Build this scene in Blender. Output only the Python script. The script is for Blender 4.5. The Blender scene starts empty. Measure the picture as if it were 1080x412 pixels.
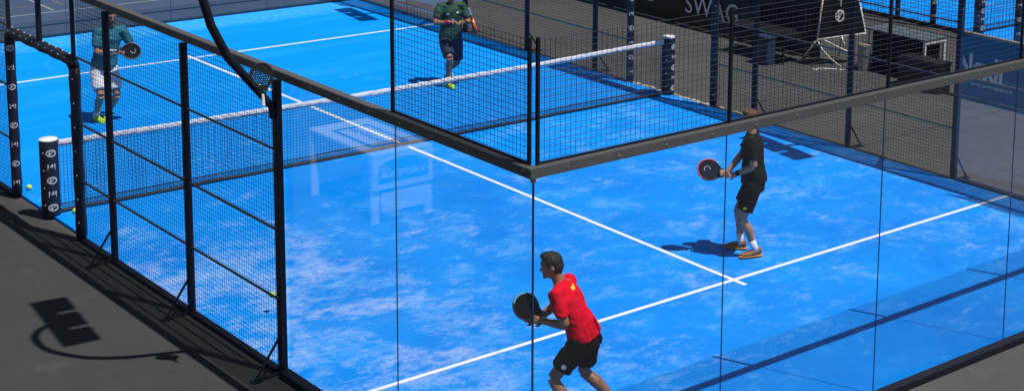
import bpy, bmesh, math, random
from mathutils import Vector, Matrix, noise
random.seed(7)
S = bpy.context.scene
C = S.collection
R = math.radians

# ------------------------------------------------------------------ camera
CAM = Vector((-12.1111, -19.7508, 6.61)); AZ, EL, ROLL = 0.7469, -0.1745, 0.0247
FPX, CX, CY = 1721.6, 762.4, -26.0
f = Vector((math.sin(AZ)*math.cos(EL), math.cos(AZ)*math.cos(EL), math.sin(EL)))
r = f.cross(Vector((0, 0, 1))).normalized(); u = r.cross(f)
rr = math.cos(ROLL)*r + math.sin(ROLL)*u; uu = -math.sin(ROLL)*r + math.cos(ROLL)*u
cd = bpy.data.cameras.new('camera'); cam = bpy.data.objects.new('camera', cd); C.objects.link(cam)
cam.matrix_world = Matrix(((rr.x, uu.x, -f.x, CAM.x), (rr.y, uu.y, -f.y, CAM.y), (rr.z, uu.z, -f.z, CAM.z), (0, 0, 0, 1)))
cd.sensor_width = 36; cd.lens = FPX/1080*36
cd.shift_x = (540-CX)/1080; cd.shift_y = (CY-206)/1080
cd.clip_end = 2000; cd.clip_start = 0.1
S.camera = cam

# ------------------------------------------------------------------ world and sun
LIGHT = Vector((-0.15, 0.41, -1.0)).normalized()
w = bpy.data.worlds.new('World'); S.world = w; w.use_nodes = True
nt = w.node_tree; nt.nodes.clear()
sky = nt.nodes.new('ShaderNodeTexSky'); sky.sky_type = 'NISHITA'; sky.sun_disc = False
sky.sun_elevation = math.asin(-LIGHT.z); sky.sun_rotation = math.atan2(-LIGHT.x, -LIGHT.y)
bg = nt.nodes.new('ShaderNodeBackground'); bg.inputs[1].default_value = 0.055
wo = nt.nodes.new('ShaderNodeOutputWorld')
nt.links.new(sky.outputs[0], bg.inputs[0]); nt.links.new(bg.outputs[0], wo.inputs[0])
sd = bpy.data.lights.new('sun', 'SUN'); sd.energy = 4.5; sd.angle = R(0.5); sd.color = (1.0, 0.96, 0.9)
sun = bpy.data.objects.new('sun', sd); C.objects.link(sun)
sun.rotation_euler = LIGHT.to_track_quat('-Z', 'Y').to_euler()
S.view_settings.view_transform = 'Standard'; S.view_settings.look = 'None'
S.view_settings.exposure = 0.0; S.view_settings.gamma = 1.0
S.cycles.max_bounces = 8; S.cycles.transparent_max_bounces = 40
S.cycles.use_denoising = True

# ------------------------------------------------------------------ materials
def srgb(h):
    v = [int(h[i:i+2], 16)/255 for i in (0, 2, 4)]
    return tuple((c/12.92 if c <= .04045 else ((c+.055)/1.055)**2.4) for c in v) + (1,)
def N(t, k, **kw):
    n = t.nodes.new(k)
    for a, b in kw.items(): setattr(n, a, b)
    return n
def base(name, rough=.6, metal=0, spec=.5):
    m = bpy.data.materials.new(name); m.use_nodes = True; t = m.node_tree
    b = t.nodes['Principled BSDF']
    b.inputs['Roughness'].default_value = rough; b.inputs['Metallic'].default_value = metal
    b.inputs['Specular IOR Level'].default_value = spec
    return m, t, b
def mat(name, col, rough=.6, metal=0, var=.25, scale=8, bump=0, spec=.5, detail=5):
    """base colour with a soft noise variation, so nothing is dead flat"""
    m, t, b = base(name, rough, metal, spec)
    g = N(t, 'ShaderNodeTexCoord'); n = N(t, 'ShaderNodeTexNoise'); n.inputs['Scale'].default_value = scale
    n.inputs['Detail'].default_value = detail
    t.links.new(g.outputs['Object'], n.inputs['Vector'])
    mx = N(t, 'ShaderNodeMix', data_type='RGBA')
    c = list(col[:3])
    mx.inputs[6].default_value = tuple(x*(1-var) for x in c)+(1,)
    mx.inputs[7].default_value = tuple(min(1, x*(1+var)) for x in c)+(1,)
    t.links.new(n.outputs[0], mx.inputs[0]); t.links.new(mx.outputs[2], b.inputs['Base Color'])
    if bump:
        bp = N(t, 'ShaderNodeBump'); bp.inputs['Strength'].default_value = bump; bp.inputs['Distance'].default_value = .02
        t.links.new(n.outputs[0], bp.inputs['Height']); t.links.new(bp.outputs[0], b.inputs['Normal'])
    return m

def math_node(t, op, a, b=None, clamp=False):
    n = N(t, 'ShaderNodeMath', operation=op); n.use_clamp = clamp
    for i, x in enumerate((a, b)):
        if x is None: continue
        if hasattr(x, 'links'): t.links.new(x, n.inputs[i])
        else: n.inputs[i].default_value = x
    return n.outputs[0]
def ramp(t, x, lo, hi, a=0., b=1.):
    n = N(t, 'ShaderNodeMapRange'); n.clamp = True
    t.links.new(x, n.inputs[0])
    for i, v in enumerate((lo, hi, a, b)): n.inputs[i+1].default_value = v
    return n.outputs[0]
def nz(t, co, scale, detail=6, rough=.6, stretch=(1, 1, 1), rot=0, dist=0):
    mp = N(t, 'ShaderNodeMapping'); mp.inputs['Scale'].default_value = stretch; mp.inputs['Rotation'].default_value = (0, 0, rot)
    t.links.new(co, mp.inputs[0])
    n = N(t, 'ShaderNodeTexNoise'); n.inputs['Scale'].default_value = scale; n.inputs['Detail'].default_value = detail
    n.inputs['Roughness'].default_value = rough; n.inputs['Distortion'].default_value = dist
    t.links.new(mp.outputs[0], n.inputs['Vector']); return n.outputs[0]
def mix(t, fac, a, b):
    mx = N(t, 'ShaderNodeMix', data_type='RGBA')
    if hasattr(fac, 'links'): t.links.new(fac, mx.inputs[0])
    else: mx.inputs[0].default_value = fac
    for i, x in ((6, a), (7, b)):
        if hasattr(x, 'links'): t.links.new(x, mx.inputs[i])
        else: mx.inputs[i].default_value = x
    return mx.outputs[2]

def turf_mat():
    m, t, b = base('blue_turf', 1.0, spec=.08)
    co = N(t, 'ShaderNodeTexCoord').outputs['Object']
    sep = N(t, 'ShaderNodeSeparateXYZ'); t.links.new(co, sep.inputs[0])
    X, Y = sep.outputs[0], sep.outputs[1]
    fine = nz(t, co, 60, 3)
    broad = nz(t, co, .55, 3)
    # sand: broad drifts broken up by brushed streaks
    drift = nz(t, co, .8, 4, .6, dist=.8)
    blot = nz(t, co, 2.4, 5, .62, (.9, 1.2, 1), R(15), .5)
    streak = nz(t, co, 8.5, 7, .72, (.75, 1.25, 1), R(30), .3)
    grain = nz(t, co, 30, 5, .75, (.7, 1.3, 1), R(18), .2)
    # where play has pushed the sand: near end and along the near left fence
    near = ramp(t, Y, 4.5, -3.0)
    leftw = math_node(t, 'MULTIPLY', ramp(t, X, -1.5, -4.8), ramp(t, Y, -.5, -3.5))
    endw = math_node(t, 'MULTIPLY', ramp(t, Y, -7.6, -9.5), .03)
    bias = math_node(t, 'ADD', math_node(t, 'MULTIPLY', near, .065), math_node(t, 'MULTIPLY', leftw, .045))
    bias = math_node(t, 'SUBTRACT', bias, endw)
    v = math_node(t, 'ADD', math_node(t, 'MULTIPLY', drift, .27), math_node(t, 'MULTIPLY', blot, .31))
    v = math_node(t, 'ADD', v, math_node(t, 'MULTIPLY', streak, .26))
    v = math_node(t, 'ADD', v, math_node(t, 'MULTIPLY', grain, .16))
    v = math_node(t, 'ADD', v, bias)
    sand = ramp(t, v, .572, .668)
    sand = math_node(t, 'MULTIPLY', sand, ramp(t, fine, .30, .70, .40, 1.0))
    sand = math_node(t, 'MULTIPLY', sand, ramp(t, nz(t, co, 22, 5, .8), .40, .60, .45, 1.0))
    sand = math_node(t, 'MULTIPLY', sand, .95)
    haze = math_node(t, 'MULTIPLY', ramp(t, v, .48, .62, 0, .10), near)
    blue = mix(t, ramp(t, broad, .35, .65), (0.0, .200, .74, 1), (0.0, .262, .86, 1))
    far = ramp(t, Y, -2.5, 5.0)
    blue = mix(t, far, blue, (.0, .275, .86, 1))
    # far half: brushed lanes, a paler strip along the end wall, faint wear behind the net
    lane = nz(t, co, .9, 4, .6, (.3, 1.6, 1), R(6))
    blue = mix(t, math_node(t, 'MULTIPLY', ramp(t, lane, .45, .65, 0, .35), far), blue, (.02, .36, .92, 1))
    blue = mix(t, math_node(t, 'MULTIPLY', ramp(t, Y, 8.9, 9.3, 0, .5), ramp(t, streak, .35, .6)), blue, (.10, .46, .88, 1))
    blue = mix(t, ramp(t, fine, .3, .7, 0, .15), blue, (.0, .10, .5, 1))
    c = mix(t, haze, blue, (.10, .50, .93, 1))
    tone = nz(t, co, 1.7, 3)
    c = mix(t, sand, c, mix(t, ramp(t, math_node(t, 'ADD', tone, math_node(t, 'MULTIPLY', leftw, .22)), .50, .72), (.16, .44, .84, 1), (.50, .58, .82, 1)))
    t.links.new(c, b.inputs['Base Color'])
    bp = N(t, 'ShaderNodeBump'); bp.inputs['Strength'].default_value = .5; bp.inputs['Distance'].default_value = .01
    t.links.new(fine, bp.inputs['Height']); t.links.new(bp.outputs[0], b.inputs['Normal'])
    return m
def ground_mat():
    m, t, b = base('asphalt', .95, spec=.08)
    co = N(t, 'ShaderNodeTexCoord').outputs['Object']
    sep = N(t, 'ShaderNodeSeparateXYZ'); t.links.new(co, sep.inputs[0])
    fine = nz(t, co, 90, 3, .8); mid = nz(t, co, 6, 6, .7); big = nz(t, co, .6, 5, .6)
    c = mix(t, ramp(t, big, .3, .7), (.067, .067, .069, 1), (.088, .087, .086, 1))
    c = mix(t, ramp(t, mid, .4, .75, 0, .35), c, (.045, .044, .046, 1))
    c = mix(t, ramp(t, fine, .55, .8, 0, .5), c, (.16, .155, .15, 1))
    # light dusty specks and a dirtier strip
    spk = nz(t, co, 30, 1, .5)
    c = mix(t, ramp(t, spk, .80, .83, 0, .7), c, (.5, .48, .45, 1))
    # the slabs east of the court: faint laying joints every 0.6 m
    w1 = math_node(t, 'FRACT', math_node(t, 'DIVIDE', sep.outputs[0], 1.2)); j1 = math_node(t, 'LESS_THAN', w1, .012)
    w2 = math_node(t, 'FRACT', math_node(t, 'DIVIDE', sep.outputs[1], 4.0)); j2 = math_node(t, 'LESS_THAN', w2, .006)
    east = math_node(t, 'GREATER_THAN', sep.outputs[0], 5.2)
    j = math_node(t, 'MULTIPLY', math_node(t, 'MAXIMUM', j1, j2), east)
    c = mix(t, math_node(t, 'MULTIPLY', j, .6), c, (.02, .02, .02, 1))
    # the west walkway is darker; hairline cracks, stains and dust everywhere
    c = mix(t, ramp(t, sep.outputs[0], -5.0, -5.2, 0, .62), c, mix(t, ramp(t, mid, .35, .7), (.030, .030, .032, 1), (.046, .045, .046, 1)))
    vo = N(t, 'ShaderNodeTexVoronoi', feature='DISTANCE_TO_EDGE'); vo.inputs['Scale'].default_value = .55
    wv = N(t, 'ShaderNodeVectorMath', operation='ADD'); wn = N(t, 'ShaderNodeTexNoise'); wn.inputs['Scale'].default_value = 2.0; wn.inputs['Detail'].default_value = 6
    t.links.new(co, wn.inputs['Vector']); t.links.new(co, wv.inputs[0]); t.links.new(wn.outputs['Color'], wv.inputs[1]); t.links.new(wv.outputs[0], vo.inputs['Vector'])
    c = mix(t, ramp(t, vo.outputs['Distance'], .006, .0, 0, .18), c, (.018, .018, .018, 1))
    st = nz(t, co, 1.3, 6, .65)
    c = mix(t, ramp(t, st, .60, .72, 0, .35), c, (.11, .108, .10, 1))
    c = mix(t, ramp(t, st, .40, .28, 0, .35), c, (.03, .03, .03, 1))
    # beyond the far end, the glass's blue reflection is painted into the ground
    fary = ramp(t, sep.outputs[1], 10.0, 10.05); 
    wst = ramp(t, sep.outputs[0], 5.6, 5.4)
    c = mix(t, math_node(t, 'MULTIPLY', math_node(t, 'MULTIPLY', fary, wst), .75), c, (.055, .072, .115, 1))
    t.links.new(c, b.inputs['Base Color'])
    bp = N(t, 'ShaderNodeBump'); bp.inputs['Strength'].default_value = .35; bp.inputs['Distance'].default_value = .01
    t.links.new(fine, bp.inputs['Height']); t.links.new(bp.outputs[0], b.inputs['Normal'])
    return m
def glass_mat():
    m = bpy.data.materials.new('clear_glass'); m.use_nodes = True; t = m.node_tree; t.nodes.clear()
    o = N(t, 'ShaderNodeOutputMaterial'); ms = N(t, 'ShaderNodeMixShader')
    fr = N(t, 'ShaderNodeFresnel'); ge = N(t, 'ShaderNodeNewGeometry')   # the rays pass unbent, so both faces reflect as glass met from air
    mr = N(t, 'ShaderNodeMapRange'); mr.inputs[3].default_value = 1.44; mr.inputs[4].default_value = 1/1.44
    t.links.new(ge.outputs['Backfacing'], mr.inputs[0]); t.links.new(mr.outputs[0], fr.inputs[0])
    tr = N(t, 'ShaderNodeBsdfTransparent'); tr.inputs[0].default_value = (.985, .99, .992, 1)
    gl = N(t, 'ShaderNodeBsdfGlossy'); gl.inputs['Roughness'].default_value = .003; gl.inputs[0].default_value = (1, 1, 1, 1)
    t.links.new(fr.outputs[0], ms.inputs[0]); t.links.new(tr.outputs[0], ms.inputs[1]); t.links.new(gl.outputs[0], ms.inputs[2])
    t.links.new(ms.outputs[0], o.inputs[0]); return m
def line_mat():
    m, t, b = base('line_paint', .8, spec=.2)
    co = N(t, 'ShaderNodeTexCoord').outputs['Object']
    n = nz(t, co, 12, 6, .7); n2 = nz(t, co, 90, 2)
    c = mix(t, ramp(t, n, .55, .8, 0, .45), (.80, .80, .80, 1), (.45, .58, .80, 1))
    c = mix(t, ramp(t, n2, .5, .8, 0, .3), c, (.5, .55, .62, 1))
    c = mix(t, ramp(t, nz(t, co, 3.5, 7, .75), .56, .68, 0, .6), c, (.36, .50, .80, 1))
    t.links.new(c, b.inputs['Base Color']); return m

M = dict(
 turf=turf_mat(), ground=ground_mat(), glass=glass_mat(), line=line_mat(),
 post=mat('painted_steel', (.008, .009, .018), .5, 0, .3, 20, spec=.3),
 rail=mat('rail_steel', (.080, .081, .086), .6, 0, .2, 14),
 bar=mat('bar_steel', (.065, .066, .075), .45, 0, .2, 14),
 wire=mat('mesh_wire', (.010, .011, .018), .5, 0, .2, 3),
 pad=mat('pad_vinyl', (.010, .010, .022), .5, 0, .4, 15, .3),
 netc=mat('net_cord', (.012, .016, .05), .7, 0, .2, 20),
 tape=mat('white_band', (.66, .66, .70), .8, 0, .28, 16, .8, detail=8),
 white=mat('white_plastic', (.75, .75, .75), .5, 0, .08, 10),
 print=mat('white_print', (.55, .55, .58), .6, 0, .15, 30),
 black=mat('black_plastic', (.012, .012, .013), .45, 0, .3, 20),
 banner=mat('black_banner', (.010, .012, .016), .55, 0, .4, 2.5, .3),
 bluebanner=mat('blue_banner', (.010, .040, .13), .5, 0, .18, 3, .3),
 bannerprint=mat('banner_print', (.75, .76, .80), .6, 0, .12, 8),
 bluprint=mat('pale_blue_print', (.85, .88, .90), .6, 0, .2, 8),
 rim=mat('bare_timber', (.22, .19, .15), .8, 0, .3, 15),
 skin=mat('skin', (.40, .205, .135), .5, 0, .12, 12, spec=.4),
 skin2=mat('tanned_skin', (.30, .145, .09), .5, 0, .12, 12, spec=.4),
 hair=mat('dark_hair', (.006, .005, .005), .6, 0, .4, 60, .8),
 hairb=mat('brown_hair', (.11, .055, .028), .6, 0, .35, 60, .8),
 red=mat('red_fabric', (.68, .002, .022), .9, 0, .10, 10, .25, spec=.1),
 blackf=mat('black_fabric', (.007, .007, .009), .9, 0, .25, 14, .3, spec=.15),
 greyf=mat('charcoal_fabric', (.009, .009, .011), .9, 0, .25, 14, .3, spec=.15),
 teal=mat('teal_fabric', (.015, .15, .20), .75, 0, .6, 9, .3),
 green=mat('dark_green_fabric', (.014, .055, .034), .8, 0, .7, 22, .3, detail=3),
 navy=mat('navy_fabric', (.012, .016, .05), .8, 0, .25, 14, .3),
 whitef=mat('white_fabric', (.72, .72, .75), .85, 0, .08, 12, .3),
 lime=mat('lime_mesh', (.50, .70, .04), .6, 0, .3, 25, .3),
 shoe_orange=mat('shoe_knit', (.26, .11, .03), .7, 0, .85, 28, .2),
 orange=mat('orange_rubber', (.70, .24, .05), .6, 0, .35, 25, .2),
 ball=mat('ball_felt', (.62, .80, .06), .95, 0, .15, 60, .5),
 carbon=mat('carbon_face', (.004, .005, .009), .7, 0, .3, 20, spec=.12),
 cyan=mat('pale_cyan_trim', (.15, .42, .50), .4, 0, .2, 20),
 redtrim=mat('red_trim', (.65, .03, .04), .4, 0, .1, 20),
 orangetrim=mat('flame_trim', (.75, .12, .02), .4, 0, .4, 12),
 grip=mat('grip_tape', (.55, .55, .55), .8, 0, .15, 40),
 steelw=mat('white_tube', (.70, .70, .68), .35, 0, .08, 10),
 steelg=mat('galvanised_steel', (.34, .34, .33), .4, .5, .2, 10),
 led=mat('lamp_lens', (.35, .36, .36), .2, 0, .05, 10),
 eye=mat('eye_white', (.6, .58, .55), .3, 0, .02, 5), lip=mat('lips', (.35, .11, .09), .5, 0, .1, 10),
 boxblue=mat('cooler_blue', (.02, .04, .09), .5, 0, .15, 8),
 tablegrey=mat('table_top', (.10, .12, .14), .3, 0, .15, 6),
 yellow=mat('yellow_print', (.75, .55, .03), .6, 0, .05, 5),
 promoblue=mat('promo_blue', (.01, .10, .42), .5, 0, .05, 5),
 edge=mat('glass_joint', (.010, .04, .13), .4, 0, .1, 10),
 dust=mat('sand_dust', (.40, .36, .30), .95, 0, .3, 20),
)

# ------------------------------------------------------------------ helpers
class MB:
    def __init__(s): s.v = []; s.f = []; s.parts = []
    def add(s, vs, fs):
        vs = list(vs); fs = list(fs); s.parts.append((vs, fs))
        k = len(s.v); s.v += [tuple(x) for x in vs]; s.f += [tuple(i+k for i in q) for q in fs]
    def box(s, a, b):
        x0, y0, z0 = a; x1, y1, z1 = b
        s.add([(x0,y0,z0),(x1,y0,z0),(x1,y1,z0),(x0,y1,z0),(x0,y0,z1),(x1,y0,z1),(x1,y1,z1),(x0,y1,z1)],
              [(0,3,2,1),(4,5,6,7),(0,1,5,4),(1,2,6,5),(2,3,7,6),(3,0,4,7)])
    def tube(s, pts, rad, n=8, cap=True, side=None, flat=1.0):
        """sweep an n-gon along points; rad one or per point; side = axis of the wide direction, flat = narrow/wide"""
        pts = [Vector(p) for p in pts]
        if not isinstance(rad, (list, tuple)): rad = [rad]*len(pts)
        T = []
        for i in range(len(pts)):
            a = pts[max(0, i-1)]; b = pts[min(len(pts)-1, i+1)]; T.append((b-a).normalized())
        ref = Vector(side) if side is not None else (Vector((0,0,1)) if abs(T[0].z) < .9 else Vector((1,0,0)))
        rings = []
        for i, p in enumerate(pts):
            t = T[i]; x = ref - t*ref.dot(t)
            if x.length < 1e-5: x = t.orthogonal()
            x.normalize(); ref = x if side is None else ref
            y = t.cross(x); q = rad[i]; q = q if isinstance(q, tuple) else (q, q*flat)
            rings.append([p + x*q[0]*math.cos(2*math.pi*k/n+math.pi/n) + y*q[1]*math.sin(2*math.pi*k/n+math.pi/n) for k in range(n)])
        vs = [v for rg in rings for v in rg]; fs = []
        for i in range(len(pts)-1):
            for k in range(n):
                a = i*n+k; b = i*n+(k+1) % n; fs.append((a, b, b+n, a+n))
        if cap:
            fs.append(tuple(range(n))[::-1]); fs.append(tuple((len(pts)-1)*n+k for k in range(n)))
        s.add(vs, fs)
    def ell(s, c, r, rot=None, nu=16, nv=10):
        c = Vector(c); rot = rot or Matrix.Identity(3); vs = []; fs = []
        for j in range(1, nv):
            th = math.pi*j/nv
            for i in range(nu):
                ph = 2*math.pi*i/nu
                vs.append(c + rot @ Vector((r[0]*math.sin(th)*math.cos(ph), r[1]*math.sin(th)*math.sin(ph), r[2]*math.cos(th))))
        vs += [c + rot @ Vector((0,0,r[2])), c - rot @ Vector((0,0,r[2]))]; tp = len(vs)-2
        for j in range(nv-2):
            for i in range(nu):
                a = j*nu+i; b = j*nu+(i+1) % nu; fs.append((a, a+nu, b+nu, b))
        for i in range(nu):
            fs.append((tp, i, (i+1) % nu)); fs.append((tp+1, (nv-2)*nu+(i+1) % nu, (nv-2)*nu+i))
        s.add(vs, fs)
    def wire(s, a, b, w):
        a = Vector(a); b = Vector(b); t = (b-a).normalized(); x = t.orthogonal().normalized()*w/2; y = t.cross(x)
        s.add([a+x+y, a-x+y, a-x-y, a+x-y, b+x+y, b-x+y, b-x-y, b+x-y], [(0,1,5,4),(1,2,6,5),(2,3,7,6),(3,0,4,7)])
    def each(s, name, m, parent, smooth=False):
        """one object per added shape"""
        for vs, fs in s.parts:
            q = MB(); q.add(vs, fs); q.build(name, m, parent, smooth)
    def mesh(s, name, m, smooth=False):
        me = bpy.data.meshes.new(name); me.from_pydata(s.v, [], s.f); me.update()
        if m: me.materials.append(m)
        if smooth: me.polygons.foreach_set('use_smooth', [True]*len(me.polygons))
        return me
    def build(s, name, m, parent=None, smooth=False, bevel=0, loc=None):
        me = s.mesh(name, m, smooth); o = bpy.data.objects.new(name, me); C.objects.link(o)
        bm = bmesh.new(); bm.from_mesh(me); bmesh.ops.recalc_face_normals(bm, faces=bm.faces)
        if bevel:
            bmesh.ops.bevel(bm, geom=[e for e in bm.edges if e.calc_face_angle(0) > .6], offset=bevel, segments=2, affect='EDGES')
        bm.to_mesh(me); bm.free()
        if parent:
            o.parent = parent; o.matrix_parent_inverse = Matrix.Identity(4)
            # geometry is written in world space: bring it into the thing's space
            me.transform(world(parent).inverted())
        elif loc is not None:
            me.transform(Matrix.Translation(-Vector(loc))); o.location = loc
        return o
def world(o):
    m = o.matrix_basis.copy()
    while o.parent: o = o.parent; m = o.matrix_basis @ m
    return m
def thing(name, label, cat, loc=(0,0,0), group=None, rz=0):
    o = bpy.data.objects.new(name, None); C.objects.link(o); o.location = loc; o.rotation_euler = (0, 0, rz)
    o.empty_display_size = .2
    o['label'] = label; o['category'] = cat
    if group: o['group'] = group
    return o
def tag(o, label, cat, group=None):
    o['label'] = label; o['category'] = cat
    if group: o['group'] = group
    return o
def struct(o, kind='structure'): o['kind'] = kind; return o
def copy_tree(o, parent=None):
    c = o.copy(); C.objects.link(c)
    if parent: c.parent = parent
    for ch in list(o.children): copy_tree(ch, c)
    return c
def text_obj(name, s, m, parent, origin, xdir, ydir, size, depth=.004, font_shear=0, spacing=1, xscale=1, thick=0):
    """real lettering: text outline turned into a thin raised mesh; origin = lower left of the first letter"""
    cu = bpy.data.curves.new(name, 'FONT'); cu.body = s; cu.size = size; cu.extrude = depth/2; cu.shear = font_shear
    cu.space_character = spacing; cu.resolution_u = 3; cu.offset = thick
    tmp = bpy.data.objects.new('tmp', cu); C.objects.link(tmp)
    me = bpy.data.meshes.new_from_object(tmp); bpy.data.objects.remove(tmp)
    x = Vector(xdir).normalized(); y = Vector(ydir).normalized(); z = x.cross(y)
    o_ = Vector(origin)
    mw = Matrix(((x.x*xscale, y.x, z.x, o_.x), (x.y*xscale, y.y, z.y, o_.y), (x.z*xscale, y.z, z.z, o_.z), (0,0,0,1)))
    me.transform(world(parent).inverted() @ mw if parent else mw)
    me.materials.clear(); me.materials.append(m); me.name = name
    o = bpy.data.objects.new(name, me); C.objects.link(o)
    if parent: o.parent = parent
    return o

# ------------------------------------------------------------------ the ground and courts
GZ = -0.04
b = MB(); b.add([(-150,-150,GZ),(150,-150,GZ),(150,150,GZ),(-150,150,GZ)], [(0,1,2,3)])
struct(b.build('ground', M['ground']))
def turf_slab(x0, x1, y0, y1, name):
    b = MB(); b.box((x0, y0, GZ-.05), (x1, y1, 0)); return struct(b.build(name, M['turf']))
turf_slab(-5.02, 5.02, -10.0, 10.0, 'court')
def lines(cx, cy, name):
    b = MB(); z0 = .001; z1 = .004; w = .028
    for sy in (-1, 1):
        b.box((cx-5.0, cy+sy*6.95-w, z0), (cx+5.0, cy+sy*6.95+w, z1))
        b.box((cx-w, min(cy+sy*.08, cy+sy*(6.95-w)), z0), (cx+w, max(cy+sy*.08, cy+sy*(6.95-w)), z1))
        b.box((cx-w, min(cy+sy*(6.95+w), cy+sy*7.15), z0), (cx+w, max(cy+sy*(6.95+w), cy+sy*7.15), z1))
    return struct(b.build(name, M['line']))
lines(0.02, 0, 'court_lines')
# neighbouring court to the east
turf_slab(13.0, 23.0, -10, 10, 'neighbouring_court')
lines(18.0, 0, 'neighbouring_court_lines')
# painted lines and joint on the surface beyond the far end
b = MB()
b.box((-6, 12.42, GZ+.001), (5.2, 12.48, GZ+.004)); b.box((-.30, 12.60, GZ+.001), (-.24, 15.5, GZ+.004))
struct(b.build('far_ground_lines', mat('grey_paint', (.20, .22, .25), .8)))
# sand swept up against the foot of the far side fence
b = MB()
random.seed(3)
for i in range(60):
    y = -2.2 + i*.055; x = 5.16+random.uniform(-.015, .03)
    b.ell((x, y, GZ+.002), (random.uniform(.015, .06), random.uniform(.03, .08), random.uniform(.006, .02)), None, 7, 5)
struct(b.build('sand', M['dust'], smooth=True), 'stuff')

# ------------------------------------------------------------------ enclosure
# P(side, s, o, z): s runs along the wall, o outward, z up
def wallmap(kind):
    if kind == 'W': return lambda s, o, z: (-5.0-o, s, z)
    if kind == 'E': return lambda s, o, z: (5.0+o, s, z)
    if kind == 'S': return lambda s, o, z: (s, -10.0-o, z)
    return lambda s, o, z: (s, 10.0+o, z)
def bx(b, P, s0, s1, o0, o1, z0, z1):
    a = P(s0, o0, z0); c = P(s1, o1, z1)
    b.box(tuple(min(i, j) for i, j in zip(a, c)), tuple(max(i, j) for i, j in zip(a, c)))
def wires(P, s0, s1, z0, z1, o=.02, pitch=.05, w=.004, poke=.0):
    b = MB(); n = max(1, round((s1-s0)/pitch)); m = max(1, round((z1-z0)/pitch))
    for i in range(n+1):
        s = s0+(s1-s0)*i/n; b.wire(P(s, o, z0), P(s, o, z1+poke), w)
    for j in range(m+1):
        z = z0+(z1-z0)*j/m; b.wire(P(s0, o+w*1.02, z), P(s1, o+w*1.02, z), w)
    return b
def brace(P, s, parent, w=.013):
    b = MB()
    b.tube([P(s, .09, .34), P(s, .33, GZ+.03)], w, 6); b.tube([P(s, .09, GZ+.03), P(s, .35, GZ+.03)], w, 6)
    bx(b, P, s-.04, s+.04, .29, .38, GZ, GZ+.012)
    return b.build('brace', M['post'], parent)
def glass_wall(kind, s0, s1, n, label, top=((None))):
    """n two metre panes 3 m high in a steel frame; top = spans of mesh above the rail"""
    P = wallmap(kind); sg = -1 if s1 < s0 else 1
    t = thing('glass_wall', label, 'glass wall', P((s0+s1)/2, 0, 0), 'glass walls of the court')
    a, c = min(s0, s1), max(s0, s1); d = (c-a)/n
    for i in range(n):
        b = MB(); bx(b, P, a+i*d+.006, a+(i+1)*d-.006, 0, .011, .005, 2.89)
        b.build('glass_pane', M['glass'], t)
    for i in range(1, n):
        b = MB(); bx(b, P, a+i*d-.0035, a+i*d+.0035, .001, .010, .006, 2.889)
        b.build('pane_joint', M['edge'], t)
    b = MB(); e = .10 if kind in 'SN' else 0
    bx(b, P, a-e, c+e, .013, .10, 2.92, 3.0)
    rl = b.build('top_rail', M['rail'], t, bevel=.004)
    bb = MB()
    k = int((c-a)/.5)
    for i in range(k):
        s = a+.25+i*.5
        q = [P(s, .101, 2.96), P(s, .107, 2.96)]
        bb.tube(q, .008, 6)
        q = [P(s, .07, 3.0), P(s, .07, 3.010)]
        bb.tube(q, .010, 6)
    bb.each('bolt', M['steelg'], rl)
    b = MB(); bx(b, P, a-e, c+e, .0125, .125, GZ, .03)
    b.build('base_beam', M['post'], t, bevel=.004)
    return t, P
def top_mesh(t, P, a, c, posts, name='top_mesh'):
    wires(P, a+.03, c-.03, 3.03, 3.97, .03, w=.0032).build(name, M['wire'], t)
    for s in posts:
        b = MB(); bx(b, P, s-.014, s+.014, .016, .044, 3.0, 3.99); b.build('mesh_post', M['post'], t, bevel=.003)
    b = MB(); bx(b, P, a+.02, c-.02, .022, .036, 3.002, 3.018); b.build('mesh_frame', M['post'], t)

t, P = glass_wall('S', -5, 5, 5, 'long glass end wall nearest the camera with grey rail and wire mesh on top')
top_mesh(t, P, -5, 5, [-4.985, -3, -1, 1, 3, 4.94])
# corner bracket where the two rails meet
b = MB(); b.box((-5.012,-10.012,.006), (-4.9995,-9.9995,2.858)); b.build('pane_joint', M['edge'], t)
b = MB(); b.box((-5.03,-10.03,2.86), (-4.99,-9.99,2.918)); b.build('glass_clamp', M['steelg'], t, bevel=.008)
t, P = glass_wall('W', -6.05, -10, 2, 'short near left glass side wall beside the black net fence')
top_mesh(t, P, -10.0, -8.0, [-9.985, -8.03])
t, P = glass_wall('E', -6.05, -10, 2, 'near right glass side wall close to the blue banner')
top_mesh(t, P, -10, -8, [-9.985, -8.03])
t, P = glass_wall('N', -5, 5, 5, 'glass end wall at the far end of the blue court')
top_mesh(t, P, -5, 5, [-4.94, -3, -1, 1, 3, 4.94])
t, P = glass_wall('W', 6.05, 10, 2, 'far left glass side wall behind the player in teal')
top_mesh(t, P, 8, 10, [8.03, 9.94])
t, P = glass_wall('E', 6.05, 10, 2, 'far right glass side wall behind the player in green')
top_mesh(t, P, 8, 10, [8.03, 9.94])

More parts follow.
